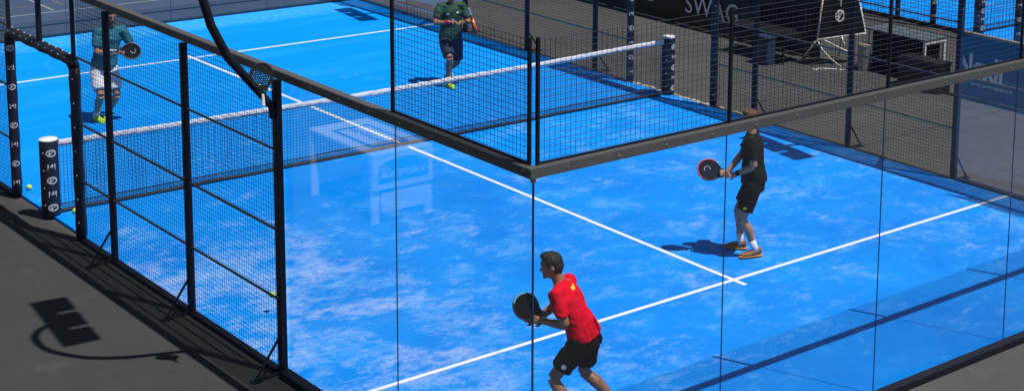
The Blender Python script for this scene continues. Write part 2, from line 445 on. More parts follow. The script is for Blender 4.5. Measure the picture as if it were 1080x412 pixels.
def fence(kind, s0, s1, label):
    """mesh side fence from gate (s0) to the glass (s1), both same sign"""
    P = wallmap(kind); sg = 1 if s1 > 0 else -1
    t = thing('mesh_fence', label, 'mesh fence', P((s0+s1)/2, .05, 0), 'wire mesh side fences of the court')
    ss = [sg*2.0, sg*4.0, sg*6.0]
    for s in ss:
        b = MB(); hw = .055 if abs(s) > 5 else .042
        bx(b, P, s-hw/1.3, s+hw/1.3, .02, .085, GZ, 2.884)
        po = b.build('post', M['post'], t, bevel=.004)
        bb = MB()
        for z in (.08, .75, 1.45, 2.2, 2.8): bb.tube([P(s, .086, z), P(s, .094, z)], .011, 6)
        bb.each('bolt', M['steelg'], po)
        brace(P, s-sg*0.0, t)
    for a, c in ((sg*1.12, sg*1.95), (sg*2.05, sg*3.95), (sg*4.05, sg*5.95)):
        a, c = min(a, c), max(a, c)
        wires(P, a, c, .03, 2.88, .035, w=.0035).build('mesh_panel', M['wire'], t)
        b = MB()
        for z in (.71, 1.41, 2.2): bx(b, P, a, c, .045, .066, z-.009, z+.009)
        b.each('cross_bar', M['bar'], t)
    a, c = min(sg*1.0, s1), max(sg*1.0, s1)
    b = MB(); bx(b, P, a, c, .013, .10, 2.92, 3.0)
    rl = b.build('top_rail', M['rail'], t, bevel=.004)
    bb = MB()
    for i in range(int((c-a)/.5)): s = a+.3+i*.5; bb.tube([P(s, .07, 3.0), P(s, .07, 3.012)], .013, 6)
    bb.each('bolt', M['steelg'], rl)
    b = MB(); bx(b, P, a+.12, c, .03, .10, GZ, .0); b.build('base_beam', M['post'], t, bevel=.003)
    return t
fence('W', -1.05, -6.05, 'near left wire mesh fence rising beside the lamp shadow')
fence('W', 1.05, 6.05, 'far left wire mesh fence at the left edge of the photo')
fence('E', -1.05, -6.05, 'right wire mesh fence between net gate and blue banner')
fence('E', 1.05, 6.05, 'right wire mesh fence behind the player in green')

# printed marks on padding --------------------------------------------------
def emblem_mesh(P3, kind, b, sc=1.0):
    """P3(u, v, h) maps flat mark coordinates to the padding; round badge or square badge"""
    def patch(pts, h):
        vs = [P3(x*sc, y*sc, h) for x, y in pts]; b.add(vs, [tuple(range(len(vs)))])
    def strip(a, c, h):   # outer, inner outlines
        n = len(a); vs = [P3(x*sc, y*sc, h) for x, y in a+c]
        b.add(vs, [(i, (i+1) % n, n+(i+1) % n, n+i) for i in range(n)])
    if kind == 'round':
        o = [(.062*math.cos(q*math.pi/10), .047*math.sin(q*math.pi/10)) for q in range(20)]
        i_ = [(.046*math.cos(q*math.pi/10), .031*math.sin(q*math.pi/10)) for q in range(20)]
        strip(o, i_, .002)
        patch([(-.03,-.022),(-.014,-.026),(.03,.020),(.014,.026)], .002)
        patch([(-.036,-.005),(-.026,-.014),(-.004,.022),(-.016,.026)], .002)
    else:
        sc *= .85
        patch([(-.055,-.045),(.055,-.045),(.055,-.018),(-.055,-.018)], .002)
        patch([(-.055,-.008),(-.035,-.008),(-.035,.04),(-.055,.04)], .002)
        patch([(-.02,-.008),(.012,-.008),(.025,.04),(.0,.04)], .002)
        patch([(.03,-.008),(.055,-.008),(.055,.04),(.04,.04)], .002)
def cyl_map(cx, cy, rad, ang, z0):
    return lambda u_, v_, h: Vector((cx+(rad+h)*math.cos(ang+u_/rad), cy+(rad+h)*math.sin(ang+u_/rad), z0+v_))
def gate(kind, label, marks):
    P = wallmap(kind); t = thing('padded_gate', label, 'gate', P(0, .05, 0), 'padded gate frames at the two ends of the net')
    for s in (-1.05, 1.05):
        b = MB(); sg = 1 if s > 0 else -1
        n = 14
        pts = [P(s, .06, GZ+.06+i*(2.06-GZ-.06)/(n-1)) for i in range(n)]
        b.tube(pts, [.062+.004*math.sin(i*1.7) for i in range(n)], 12)
        po = b.build('padded_post', M['pad'], t, smooth=True)
        b = MB(); bx(b, P, s-.035, s+.035, .03, .095, GZ, .03); b.build('post_foot', M['post'], po)
        c = P(s, .06, 0)
        if marks:
            ang = {'W': -math.pi/2-.35, 'E': -math.pi/2-.55}[kind] if s > 0 else math.pi/2+ (0.35 if kind=='W' else .0)
            for i in range(8):
                b = MB(); emblem_mesh(cyl_map(c[0], c[1], .066, ang, .18+i*.25), 'round' if i % 2 else 'square', b, .82)
                b.build('printed_badge', M['print'], po)
        # lacing eyelets down the other side
        b = MB(); ang = (-math.pi/2-.5 if s < 0 else math.pi/2)
        for i in range(7):
            z = .2+i*.29
            for da in (-.25,):
                a = ang+da; p0 = Vector((c[0]+.064*math.cos(a), c[1]+.064*math.sin(a), z)); p1 = Vector((c[0]+.071*math.cos(a), c[1]+.071*math.sin(a), z))
                b.tube([p0, p1], .009, 6)
        b.each('eyelet', M['white'], po)
        b = MB(); bx(b, P, s-.02, s+.02, .04, .08, 2.15, 2.885); b.build('upper_post', M['post'], t)
    b = MB(); pts = []
    for k in range(25):
        a = -1+2*k/24
        s = a*1.05; z = 2.14 - (.0 if abs(s) < .98 else (abs(s)-.98)*1.0)
        pts.append(P(s, .06, z))
    b.tube(pts, [.066+.005*math.sin(k*1.3) for k in range(25)], 12)
    bm_ = b.build('padded_beam', M['pad'], t, smooth=True)
    b = MB()
    for k in range(10):
        s = -.93+k*.205
        for da in (.5, 1.5):
            a = da; o_ = .06+.0*s
            p0 = P(s, .06+math.cos(a)*.068, 2.14+math.sin(a)*.068); p1 = P(s, .06+math.cos(a)*.076, 2.14+math.sin(a)*.076)
            b.tube([p0, p1], .010, 6)
    b.each('eyelet', M['white'], bm_)
    b = MB(); bx(b, P, -.03, .05, .04, .085, 2.19, 2.885); b.build('centre_strut', M['post'], t, bevel=.003)
    b = MB(); bx(b, P, -1.0, 1.0, .013, .13, 2.885, 3.0); b.build('top_rail', M['rail'], t, bevel=.004)
    return t
gate('W', 'black padded gate frame with white badges left of the net', True)
gate('E', 'navy padded gate posts with white badges right of the net', True)

# ------------------------------------------------------------------ net
def make_net(cx, fine=True, label=''):
    t = thing('net', label, 'net', (cx, 0, 0))
    x0, x1 = cx-4.895, cx+4.88
    def top(x): return .90-.045*(1-((x-cx)/4.9)**2)
    b = MB(); pitch = .045 if fine else .12; n = round((x1-x0)/pitch); wd = .0042 if fine else .008
    zs = [0.035+i*(.86-.035)/(19 if fine else 7) for i in range(20 if fine else 8)]
    def pos(x, k):
        z = zs[k]*(top(x)-.03)/.86
        return (x, .008*math.sin(x*2.1+z*3)+.004*noise.noise(Vector((x*5, z*5, 0))), z + .006*noise.noise(Vector((x*6, z*4, 3))))
    xs = [x0+i*(x1-x0)/n for i in range(n+1)]
    for i, x in enumerate(xs):
        for k in range(len(zs)-1): b.wire(pos(x, k), pos(x, k+1), wd)
    for k in range(len(zs)):
        for i in range(0, n, 2): b.wire(pos(xs[i], k), pos(xs[min(n, i+2)], k), wd)
    b.build('net_mesh', M['netc'], t)
    # folded white band along the top, slightly rumpled
    b = MB(); m = 420; vs = []; fs = []
    prof = [(.006, -.050), (.010, -.01), (.009, .026), (0, .034), (-.009, .026), (-.010, -.01), (-.006, -.050)]
    for i in range(m+1):
        x = x0-.04+(x1-x0+.08)*i/m
        for j, (py, pz) in enumerate(prof):
            w_ = noise.noise(Vector((x*13, j*.5, 1)))
            vs.append((x, py*1.0+.007*w_+.008*math.sin(x*2.1), top(x)+pz+.007*noise.noise(Vector((x*8, (j > 2)*3, 5)))))
    k = len(prof)
    for i in range(m):
        for j in range(k-1): fs.append((i*k+j, i*k+j+1, (i+1)*k+j+1, (i+1)*k+j))
        fs.append((i*k+k-1, i*k, (i+1)*k, (i+1)*k+k-1))
    fs += [tuple(range(k)), tuple(m*k+j for j in range(k))[::-1]]
    b.add(vs, fs); b.build('top_band', M['tape'], t, smooth=True)
    b = MB(); b.tube([(x0+(x1-x0)*i/60, .006*math.sin(i*1.1), .03+.006*math.sin(i*.7)) for i in range(61)], .021, 6)
    b.build('bottom_band', M['black'], t)
    b = MB(); b.tube([(x0+(x1-x0)*i/60, .006*math.sin(i*1.1), .115+.005*math.sin(i*.9)) for i in range(61)], .007, 6)
    b.build('cord', M['black'], t)
    # lacing to the posts
    b = MB()
    for sx, xe in ((-1, x0), (1, x1)):
        b.tube([(xe, 0, .88), (xe+sx*.06, 0, .905)], .005, 5); b.tube([(xe, 0, .07), (xe+sx*.06, 0, .05)], .005, 5)
    b.each('lacing', M['white'], t)
    return t
make_net(0, True, 'long dark tennis style net with rumpled white band across the court')
def net_post(cx, side, label, grp):
    t = thing('net_post', label, 'net post', (cx, 0, 0), grp)
    b = MB(); rad = .11
    b.tube([(cx, 0, z) for z in (.0, .012, .2, .4, .6, .8, .935, .95)], [.104, .110, .111, .110, .111, .110, .109, .102], 28)
    p = b.build('padding', M['pad'], t, smooth=True)
    b = MB(); b.tube([(cx, 0, z) for z in (.951, .962, .972)], [.110, .112, .104], 28); b.build('cap', M['white'], t, smooth=True)
    ang = -math.pi/2-.12 if side < 0 else -math.pi/2+.30
    for i, k in enumerate(('round', 'square', 'round', 'square', 'round')):
        b = MB(); emblem_mesh(cyl_map(cx, 0, rad+.001, ang, .12+i*.172), k, b, 1.0)
        b.build('printed_badge', M['print'], p)
    b = MB()
    for i in range(4):
        a = -math.pi/2-1.0; z = .15+i*.22
        b.tube([(cx+.110*math.cos(a), .110*math.sin(a), z), (cx+.116*math.cos(a), .116*math.sin(a), z)], .007, 6)
    b.each('eyelet', M['white'], p)
    # tensioner bracket on the inner side
    s = -side
    b = MB(); b.box((cx+s*.105-.02, -.02, .87), (cx+s*.105+.02, .02, .94)); b.build('net_tensioner', M['steelg'], t, bevel=.004)
    return t
net_post(-5.02, -1, 'fat black net post with white cap by the left gate', 'net posts of the main court')
net_post(5.0, 1, 'fat black net post with white cap at the right end of the net', 'net posts of the main court')

# neighbouring court's near fence, net and posts (simple, behind the banners)
t = thing('mesh_fence', 'tall wire fence of the neighbouring blue court, upper right', 'mesh fence', (13, 0, 0))
for s in (-6, -4, -2, 2, 4, 6):
    b = MB(); b.box((12.92, s-.04, GZ), (12.99, s+.04, 3)); b.build('post', M['post'], t)
b = MB(); b.box((12.90, -10, 2.9), (12.99, 10, 3.0)); b.box((12.92, -10, GZ), (12.99, 10, .03)); b.build('rail', M['post'], t)
Pn = lambda s, o, z: (12.95-o, s, z)
for a, c in ((-6, -4), (-4, -2), (2, 4), (4, 6)):
    wires(Pn, a+.05, c-.05, .03, 2.9, .0, .1, .003).build('mesh_panel', M['wire'], t)
for s, lb in ((-1.05, 'padded gate post of the neighbouring court nearer the blue banner'), (1.05, 'padded gate post of the neighbouring court left of its net')):
    g = thing('gate_post', lb, 'gate post', (12.95, s, 0), 'gate posts of the neighbouring court')
    b = MB(); b.tube([(12.95, s, GZ), (12.95, s, 2.2)], .065, 12); p = b.build('padding', M['pad'], g, smooth=True)
    for i in range(7):
        b = MB(); emblem_mesh(cyl_map(12.95, s, .067, -math.pi/2-.5, .2+i*.28), 'round' if i % 2 else 'square', b, .9)
        b.build('printed_badge', M['print'], p)
t = make_net(18.0, False, 'net of the neighbouring blue court in the upper right corner')
net_post(13.1, -1, 'black net post with badges on the neighbouring court', 'net posts of the neighbouring court')

# ------------------------------------------------------------------ floodlights (one at each fence end)
def lamp(label):
    """built at the near left fence post, then copied"""
    t = thing('court_lamp', label, 'floodlight', (-5.05, -6, 0), 'curved floodlights round the court')
    pts = [(-5.085, -6, 2.52), (-5.11, -6, 2.64), (-5.20, -6, 2.76), (-5.33, -6, 2.92), (-5.53, -6, 3.17), (-5.68, -6, 3.48), (-5.77, -6, 3.8), (-5.82, -6, 4.2), (-5.84, -6, 4.6), (-5.82, -6, 5.0), (-5.76, -6, 5.4), (-5.67, -6, 5.8), (-5.53, -6, 6.15), (-5.34, -6, 6.39)]
    b = MB(); b.tube(pts, [.030, .034, .037, .039]+[.041]*9+[.038], 10)
    b.build('curved_arm', M['post'], t, smooth=True)
    b = MB(); b.box((-5.115, -6.035, 2.52), (-5.088, -5.965, 2.62))
    b.each('clamp', M['post'], t)
    b = MB(); b.box((-5.37, -6.69, 6.385), (-5.19, -5.31, 6.44)); hr = b.build('cross_bar', M['post'], t)
    for s in (-.48, 0, .48):
        b = MB(); b.box((-5.30, -6+s-.20, 6.37), (-5.0, -6+s+.20, 6.47)); h = b.build('lamp_head', M['post'], t, bevel=.01)
        b = MB(); b.box((-5.27, -6+s-.17, 6.362), (-5.03, -6+s+.17, 6.368)); b.build('lens', M['led'], h)
    # the bar of heads is turned a little on the arm
    q = Matrix.Translation((-.25, 0, 0)) @ Matrix.Rotation(R(-7), 4, 'Z') @ Matrix.Translation((.25, 0, 0))
    for o in t.children_recursive:
        if o.name.split('.')[0] in ('cross_bar', 'lamp_head', 'lens'): o.data.transform(q)
    return t
l0 = lamp('curved black floodlight arm fixed to the near left fence post')
def relamp(x, y, mirror, label):
    c = copy_tree(l0); c.location = (x, y, 0); c['label'] = label
    if mirror: c.rotation_euler = (0, 0, math.pi)
    return c
relamp(5.05, -6, True, 'floodlight on the near right fence post beside the player in black')
relamp(5.05, 6, True, 'floodlight on the far right fence post, its three heads shading the far corner')
relamp(-5.05, 6, False, 'floodlight on the far left fence post beyond the gate')

# ------------------------------------------------------------------ barrier with banners, east side
def barrier(y0, y1, m, label, name='banner_barrier', z1=1.05, tone='rim'):
    t = thing(name, label, 'banner', (9.0, (y0+y1)/2, 0))
    b = MB(); n = max(4, int((y1-y0)*6)); vs = []; fs = []
    for i in range(n+1):
        y = y0+.01+(y1-y0-.02)*i/n
        for k in range(7):
            z = GZ+.02+(z1-.05-GZ)*k/6
            vs.append((8.985-.010*noise.noise(Vector((y*1.4, z*3, 2)))-.006*math.sin(y*9)*(k/6), y, z))
    for i in range(n):
        for k in range(6): a = i*7+k; fs.append((a, a+1, a+8, a+7))
    k0 = len(vs); vs += [(9.03, v[1], v[2]) for v in vs]
    fs += [tuple(q+k0 for q in f_[::-1]) for f_ in fs]
    b.add(vs, fs); sh = b.build('banner_sheet', m, t, smooth=True)
    b = MB(); b.box((8.97, y0, z1-.035), (9.06, y1, z1+.01)); b.build('top_rail', M[tone], t, bevel=.004)
    b = MB(); y = y0+.05
    while y < y1: b.box((9.035, y-.03, GZ), (9.09, y+.03, z1-.035)); y += 2
    b.build('barrier_frame', M['post'], t)
    return t
t = barrier(.45, 8.2, M['banner'], 'long black banner reading SWAG on the barrier beyond the net', z1=1.05, tone='banner')
def L(s, y, z, size, par, m, **k):   # lettering on the west face, read from the court (+y is left)
    return text_obj('lettering', s, m, par, (8.955, y, z), (0, -1, 0), (0, 0, 1), size, **k)
L('SWAG', 4.10, .245, .54, t, M['bannerprint'], spacing=1.05, xscale=.98)
L('RD', 5.62, .30, .5, t, M['bannerprint'])
t = barrier(-9.5, -2.80, M['bluebanner'], 'dark blue banner with pale brushed letters at the right edge', z1=1.05)
L('NoxII', -2.84, .33, .54, t, M['bluprint'], xscale=.80, thick=.018, spacing=.95)
L('padel sport equipment', -3.15, .20, .085, t, M['bluprint'], xscale=1.1)

# ------------------------------------------------------------------ furniture east of the court
# white tube chair with black printed cloth
t = thing('director_chair', 'white tube framed chair with black printed cloth panel', 'chair', (9.0, -.2, 0))
fr = MB(); q = .017
A0 = (8.54, .03, .45); A1 = (8.66, .02, 1.35); B0 = (9.42, -.33, .52); B1 = (9.26, -.20, 1.4)
fr.tube([A0, A1], q, 8); fr.tube([(9.35, -.62, GZ), B0, B1], q, 8)
fr.tube([A0, B0], q, 8); fr.tube([(9.45, .35, GZ), (9.40, .2, .5), B0], q, 8)
fr.tube([(8.62, -.05, .45), (9.0, -.45, .20), (9.3, -.60, .12)], q*.8, 8); fr.tube([(8.60, .5, GZ), A0], q, 8)
fr.tube([(8.98, -.16, .48), (9.0, -.22, .30)], q, 8)
fr.build('frame', M['steelw'], t, smooth=True)
b = MB(); th = Vector((.025, .06, 0)); A0_, B0_, B1_, A1_ = [Vector(k_) for k_ in (A0, B0, B1, A1)]
b.add([A0_, B0_, B1_, A1_, A0_+th, B0_+th, B1_+th, A1_+th], [(0,1,2,3),(7,6,5,4),(0,4,5,1),(2,6,7,3),(1,5,6,2),(0,3,7,4)])
cl = b.build('cloth_panel', M['blackf'], t)
xa = (Vector(B0)-Vector(A0)).normalized(); xa = Vector((xa.x, xa.y, 0)).normalized()
nr = Vector((xa.y, -xa.x, 0))
if nr.y > 0: nr = -nr
o0 = Vector(A0)+xa*.42+Vector((0,0,.42))+nr*.02
b = MB()
def fl(u_, v_, h): return o0 + xa*u_*1.5 + Vector((0,0,1))*v_*2.4 + nr*h
emblem_mesh(fl, 'round', b, 1.0); b.build('printed_badge', M['bannerprint'], cl)
text_obj('lettering', 'T', M['bannerprint'], cl, o0+Vector((0,0,.17))+nr*.003-xa*.05, xa, (0,0,1), .2)
# white cord trailing from the chair
b = MB(); b.tube([(8.53, .01, .44), (8.52, -.12, .30), (8.58, -.26, .16), (8.66, -.40, .05), (8.74, -.50, -.03), (8.60, -.32, -.03), (8.42, -.12, -.03), (8.30, -.10, -.03), (8.34, -.2, -.03)], .011, 6)
tag(b.build('cord', M['steelw'], None, True, loc=(8.53, 0, 0)), 'white cord trailing from the chair frame to the ground', 'cord')
# grey bin
t = thing('bin', 'small grey metal bin standing under the white chair', 'bin', (9.04, -.66, 0))
b = MB(); b.tube([(9.04, -.66, GZ), (9.04, -.66, GZ+.02), (9.04, -.66, .40)], [.11, .115, .125], 16); b.build('body', M['steelg'], t, smooth=False)
b = MB(); b.tube([(9.04, -.66, .40), (9.04, -.66, .43)], [.132, .128], 16); b.build('rim', M['rim'], t)
# table with black cloth sides
t = thing('table', 'grey topped table with white legs and black skirt near the blue banner', 'table', (9.42, -1.28, 0))
b = MB(); b.box((9.12, -1.98, .68), (9.72, -.58, .71)); b.build('table_top', M['tablegrey'], t, bevel=.004)
for x, y in ((9.16, -1.94), (9.68, -1.94), (9.16, -.62), (9.68, -.62)):
    b = MB(); b.box((x-.022, y-.022, GZ), (x+.022, y+.022, .68)); b.build('leg', M['steelw'], t)
b = MB(); b.box((9.14, -1.97, .63), (9.70, -1.955, .675)); b.build('apron', M['steelw'], t)
b = MB(); b.box((9.20, -1.88, GZ+.03), (9.66, -.68, .66)); b.build('black_skirt', M['blackf'], t, bevel=.02)
t = thing('storage_trunk', 'low black storage trunk between the table and the blue banner', 'trunk', (8.82, -2.25, 0))
b = MB(); b.box((8.66, -2.68, GZ), (9.0, -1.78, .42)); b.build('body', M['black'], t, bevel=.015)
b = MB(); b.box((8.65, -2.69, .425), (9.01, -1.77, .49)); b.build('lid', M['black'], t, bevel=.015)
def bench(y0, y1, label):
    t = thing('bench', label, 'bench', (8.4, (y0+y1)/2, 0))
    for y in (y0+.08, y1-.08):
        b = MB(); b.box((8.12, y-.02, GZ), (8.16, y+.02, .42)); b.box((8.66, y-.02, GZ), (8.70, y+.02, .84)); b.box((8.12, y-.02, .38), (8.70, y+.02, .42))
        b.build('leg', M['black'], t)
    b = MB(); b.box((8.10, y0, .42), (8.70, y1, .50)); b.build('seat', M['greyf'], t, bevel=.02)
    b = MB(); b.box((8.70, y0, .50), (8.76, y1, .86)); b.build('backrest', M['greyf'], t, bevel=.02)
    return t
bench(.40, 1.9, 'low black bench standing in front of the black banner')
t = thing('cooler_box', 'slate blue cool box on the ground beside the black bench', 'box', (7.97, .75, 0))
b = MB(); b.box((7.85, .60, GZ), (8.07, .90, .42)); b.build('body', M['boxblue'], t, bevel=.015)
b = MB(); b.box((7.84, .59, .425), (8.08, .91, .47)); b.build('lid', M['boxblue'], t, bevel=.01)

# promotional table west of the court: it shows as a reflection in the side glass
t = thing('promotional_table', 'white promotional table with blue arched logo mirrored in the left glass', 'table', (-8.33, -1.9, 0))
X0, X1, Y0, Y1, H = -8.76, -7.90, -2.72, -1.12, .86
b = MB(); b.box((X0, Y0, H-.04), (X1, Y1, H)); b.build('table_top', M['white'], t, bevel=.006)
b = MB(); b.box((X0, Y0+.002, .40), (X1, Y0+.03, H-.042)); fp = b.build('front_panel', M['white'], t)
for x in (X0+.05, X1-.05):
    for y in (Y0+.032, Y1-.06):
        b = MB(); b.box((x-.05, y, GZ), (x+.05, y+.05, H-.042)); b.build('leg', M['white'], t)
b = MB(); b.box((X0+.12, Y0+.01, .10), (X1-.12, Y0+.03, .34)); b.build('lower_panel', M['white'], t)
def arch(b, P3, wd, hb, ht):
    n = 12; low = [(-wd+2*wd*i/n, hb*(1-((2*i/n-1)**2))*.0) for i in range(n+1)]
    up = [(-wd+2*wd*i/n, ht+hb*(1-(2*i/n-1)**2)) for i in range(n+1)]
    vs = [P3(*p) for p in low+up]; b.add(vs, [(i, i+1, n+2+i, n+1+i) for i in range(n)])
b = MB(); arch(b, lambda u_, v_: (-8.33+u_, Y0-.002, .48+v_), .36, .08, .22); b.build('logo_plate', M['promoblue'], fp)
text_obj('lettering', 'VALMOORA', M['white'], fp, (-8.64, Y0-.006, .54), (1, 0, 0), (0, 0, 1), .135)
b = MB(); b.box((-8.60, -2.42, H+.001), (-8.06, -1.42, H+.004)); b.build('logo_plate', M['promoblue'], t)
b = MB(); b.box((-8.55, -2.34, H+.0045), (-8.11, -1.50, H+.007)); b.build('logo_panel', M['white'], t)
text_obj('lettering', 'VALMOORA', M['promoblue'], t, (-8.25, -2.28, H+.010), (0, 1, 0), (-1, 0, 0), .15)

# ------------------------------------------------------------------ rackets
def racket_base(hole=.0056):
    """head outline in local XZ, handle down -Z, face normal Y; returns part meshes built once"""
    n = 40; out = []
    for i in range(n):
        a = 2*math.pi*i/n
        x = .13*math.sin(a); z = .145*math.cos(a)
        if z < 0: x *= 1-.42*(z/-.145)**1.6; z *= 1.12
        out.append((x, z))
    b = MB(); h = .012
    vs = [(x*.93, -h, z*.93) for x, z in out]+[(x*.93, h, z*.93) for x, z in out]
    b.add(vs, [tuple(range(n)), tuple(range(2*n-1, n-1, -1))]+[(i, (i+1) % n, n+(i+1) % n, n+i) for i in range(n)])
    me = b.mesh('face', None); bm = bmesh.new(); bm.from_mesh(me); bmesh.ops.recalc_face_normals(bm, faces=bm.faces); bm.to_mesh(me); bm.free()
    fo = bpy.data.objects.new('tmpface', me); C.objects.link(fo)
    c = MB()
    for r_ in range(-4, 5):
        for q in range(-4, 5):
            x = q*.024+(.012 if r_ % 2 else 0); z = .005+r_*.0235
            if (x/.098)**2+(z/.108)**2 < 1: c.tube([(x, -.04, z), (x, .04, z)], hole, 8)
    cm = c.mesh('cut', None); bm = bmesh.new(); bm.from_mesh(cm); bmesh.ops.recalc_face_normals(bm, faces=bm.faces); bm.to_mesh(cm); bm.free()
    co = bpy.data.objects.new('tmpcut', cm); C.objects.link(co)
    md = fo.modifiers.new('b', 'BOOLEAN'); md.operation = 'DIFFERENCE'; md.object = co; md.solver = 'EXACT'
    bpy.context.view_layer.update()
    face = bpy.data.meshes.new_from_object(fo.evaluated_get(bpy.context.evaluated_depsgraph_get()))
    bpy.data.objects.remove(fo); bpy.data.objects.remove(co)
    r1 = MB(); pts = [(x, 0, z) for x, z in out]
    vs = []; fs = []
    for i, (x, z) in enumerate(out):
        for dx, y in ((1.0, -.017), (1.03, 0), (1.0, .017), (.925, .017), (.925, -.017)): vs.append((x*dx, y, z*dx))
    for i in range(n):
        for k in range(5): fs.append((i*5+k, i*5+(k+1) % 5, ((i+1) % n)*5+(k+1) % 5, ((i+1) % n)*5+k))
    r1.add(vs, fs)
    rim = r1
    th = MB(); th.tube([(-.055, 0, -.135), (-.03, 0, -.175), (-.012, 0, -.205)], .011, 6); th.tube([(.055, 0, -.135), (.03, 0, -.175), (.012, 0, -.205)], .011, 6)
    gr = MB(); gr.tube([(0, 0, -.195), (0, 0, -.205), (0, 0, -.32), (0, 0, -.325)], [.013, .017, .017, .021], 10)
    return face, rim, th, gr
FACE, RIM, THR, GRP = racket_base()
FACE_OPEN = racket_base(.0070)[0]
def racket(label, loc, up, normal, fm, rm, gm, logo=None, guard=None, span=(0, 40), k=1.0, face=None):
    """loc = head centre, up = from handle to tip"""
    z = Vector(up).normalized(); y = Vector(normal); y = (y-z*y.dot(z)).normalized(); x = y.cross(z)
    t = thing('padel_racket', label, 'racket', loc)
    t.matrix_basis = Matrix(((x.x, y.x, z.x, loc[0]), (x.y, y.y, z.y, loc[1]), (x.z, y.z, z.z, loc[2]), (0,0,0,1)))
    fm_ = (face or FACE).copy(); fm_.materials.clear(); fm_.materials.append(fm); fm_.polygons.foreach_set('material_index', [0]*len(fm_.polygons))
    o = bpy.data.objects.new('face', fm_); C.objects.link(o); o.parent = t
    for nm, b, m in (('rim', RIM, rm), ('throat', THR, rm), ('handle', GRP, gm)):
        me = b.mesh(nm, m, nm != 'rim'); bm = bmesh.new(); bm.from_mesh(me); bmesh.ops.recalc_face_normals(bm, faces=bm.faces); bm.to_mesh(me); bm.free()
        o = bpy.data.objects.new(nm, me); C.objects.link(o); o.parent = t
    if guard:
        b = MB(); vs = []; fs = []; ids = [i % 40 for i in range(*span)]
        for q, i in enumerate(ids):
            for j in range(5): v = RIM.v[i*5+j]; vs.append((v[0]*1.012, v[1]*1.10, v[2]*1.012))
        for q in range(len(ids)-1):
            for j in range(5): fs.append((q*5+j, q*5+(j+1) % 5, q*5+5+(j+1) % 5, q*5+5+j))
        b.add(vs, fs); me = b.mesh('rim_guard', guard); o = bpy.data.objects.new('rim_guard', me); C.objects.link(o); o.parent = t
    if k != 1.0: t.matrix_basis = t.matrix_basis @ Matrix.Scale(k, 4)
    if logo:
        b = MB()
        for s in (-1, 1):
            pts = [(.0+.035*math.cos(a), s*.0135, .03+.035*math.sin(a)) for a in [R(40+k*28) for k in range(9)]]
            for p0, p1 in zip(pts, pts[1:]): b.wire(p0, p1, .006)
        me = b.mesh('printed_mark', logo); o = bpy.data.objects.new('printed_mark', me); C.objects.link(o); o.parent = t
    return t

# ------------------------------------------------------------------ people
def remesh(b, name, m, parent, vox=.010, smooth_it=6, wrinkle=0, seed=0, wf=6):
    me = b.mesh(name, m)
    bm = bmesh.new(); bm.from_mesh(me); bmesh.ops.recalc_face_normals(bm, faces=bm.faces); bm.to_mesh(me); bm.free()
    o = bpy.data.objects.new('tmp', me); C.objects.link(o)
    md = o.modifiers.new('r', 'REMESH'); md.mode = 'VOXEL'; md.voxel_size = vox; md.use_smooth_shade = True
    s = o.modifiers.new('s', 'SMOOTH'); s.factor = .5; s.iterations = smooth_it
    bpy.context.view_layer.update()
    e = bpy.data.meshes.new_from_object(o.evaluated_get(bpy.context.evaluated_depsgraph_get()))
    bpy.data.objects.remove(o)
    e.materials.clear(); e.materials.append(m); e.name = name
    if wrinkle:
        for v in e.vertices:
            p = v.co; q = Vector((p.x*wf, p.y*wf, p.z*wf*1.3+seed))
            d = noise.noise(q) + .5*(1-2*abs(noise.noise(q*1.9+Vector((3, 1, 7)))))-.25
            v.co = p + v.normal*d*wrinkle
    e.polygons.foreach_set('use_smooth', [True]*len(e.polygons))
    e.polygons.foreach_set('material_index', [0]*len(e.polygons))
    if parent: e.transform(world(parent).inverted())
    r_ = bpy.data.objects.new(name, e); C.objects.link(r_)
    if parent: r_.parent = parent
    return r_
def ik(a, c, l1, l2, hint):
    """middle joint of a two-bone limb; c is pulled in if too far. returns (mid, end)"""
    a = Vector(a); c = Vector(c); d = c-a; D = d.length
    if D > (l1+l2)*.995: c = a+d*((l1+l2)*.995/D); d = c-a; D = d.length
    d.normalize(); x = (l1*l1-l2*l2+D*D)/(2*D); h = math.sqrt(max(0, l1*l1-x*x))
    q = Vector(hint)-a; q = q-d*q.dot(d)
    q.normalize(); return a+d*x+q*h, c
def hand(b, wrist, d, palm_n, curl, side=1):
    """palm, four unequal fingers and a thumb. d = pointing direction, palm_n = out of the palm"""
    d = Vector(d).normalized(); n = Vector(palm_n); n = (n-d*n.dot(d)).normalized(); s = d.cross(n)*side
    w_ = Vector(wrist)
    b.tube([w_-d*.01, w_+d*.03, w_+d*.085], [(.024, .017), (.036, .015), (.038, .013)], 10, side=s)
    for k, L_ in enumerate((.068, .077, .072, .056)):
        base_ = w_+d*.08+s*(.029-.0195*k); a = 0; p = base_; pts = [p-d*.02]
        for seg, fr_ in enumerate((.45, .32, .23)):
            a += curl*(.8 if seg else .6); dd = d*math.cos(a)+n*math.sin(a)
            pts.append(p); p = p+dd*L_*fr_
        pts.append(p); b.tube(pts, [.0095, .0095, .009, .0085, .007], 8)
    p = w_+d*.025+s*.028; pts = [p-s*.012, p, p+(d*.6+s*.7+n*.3).normalized()*.035, p+(d*.6+s*.7+n*.3).normalized()*.035+(d*.8+n*.6*curl+s*.1).normalized()*.035]
    b.tube(pts, [.013, .013, .011, .0085], 8)
def frame(facing, pitch=0):
    """columns: right, forward, up of a head looking along facing"""
    fw = Vector(facing).normalized(); rt = fw.cross(Vector((0,0,1))).normalized(); up = rt.cross(fw)
    return Matrix((rt, fw, up)).transposed()
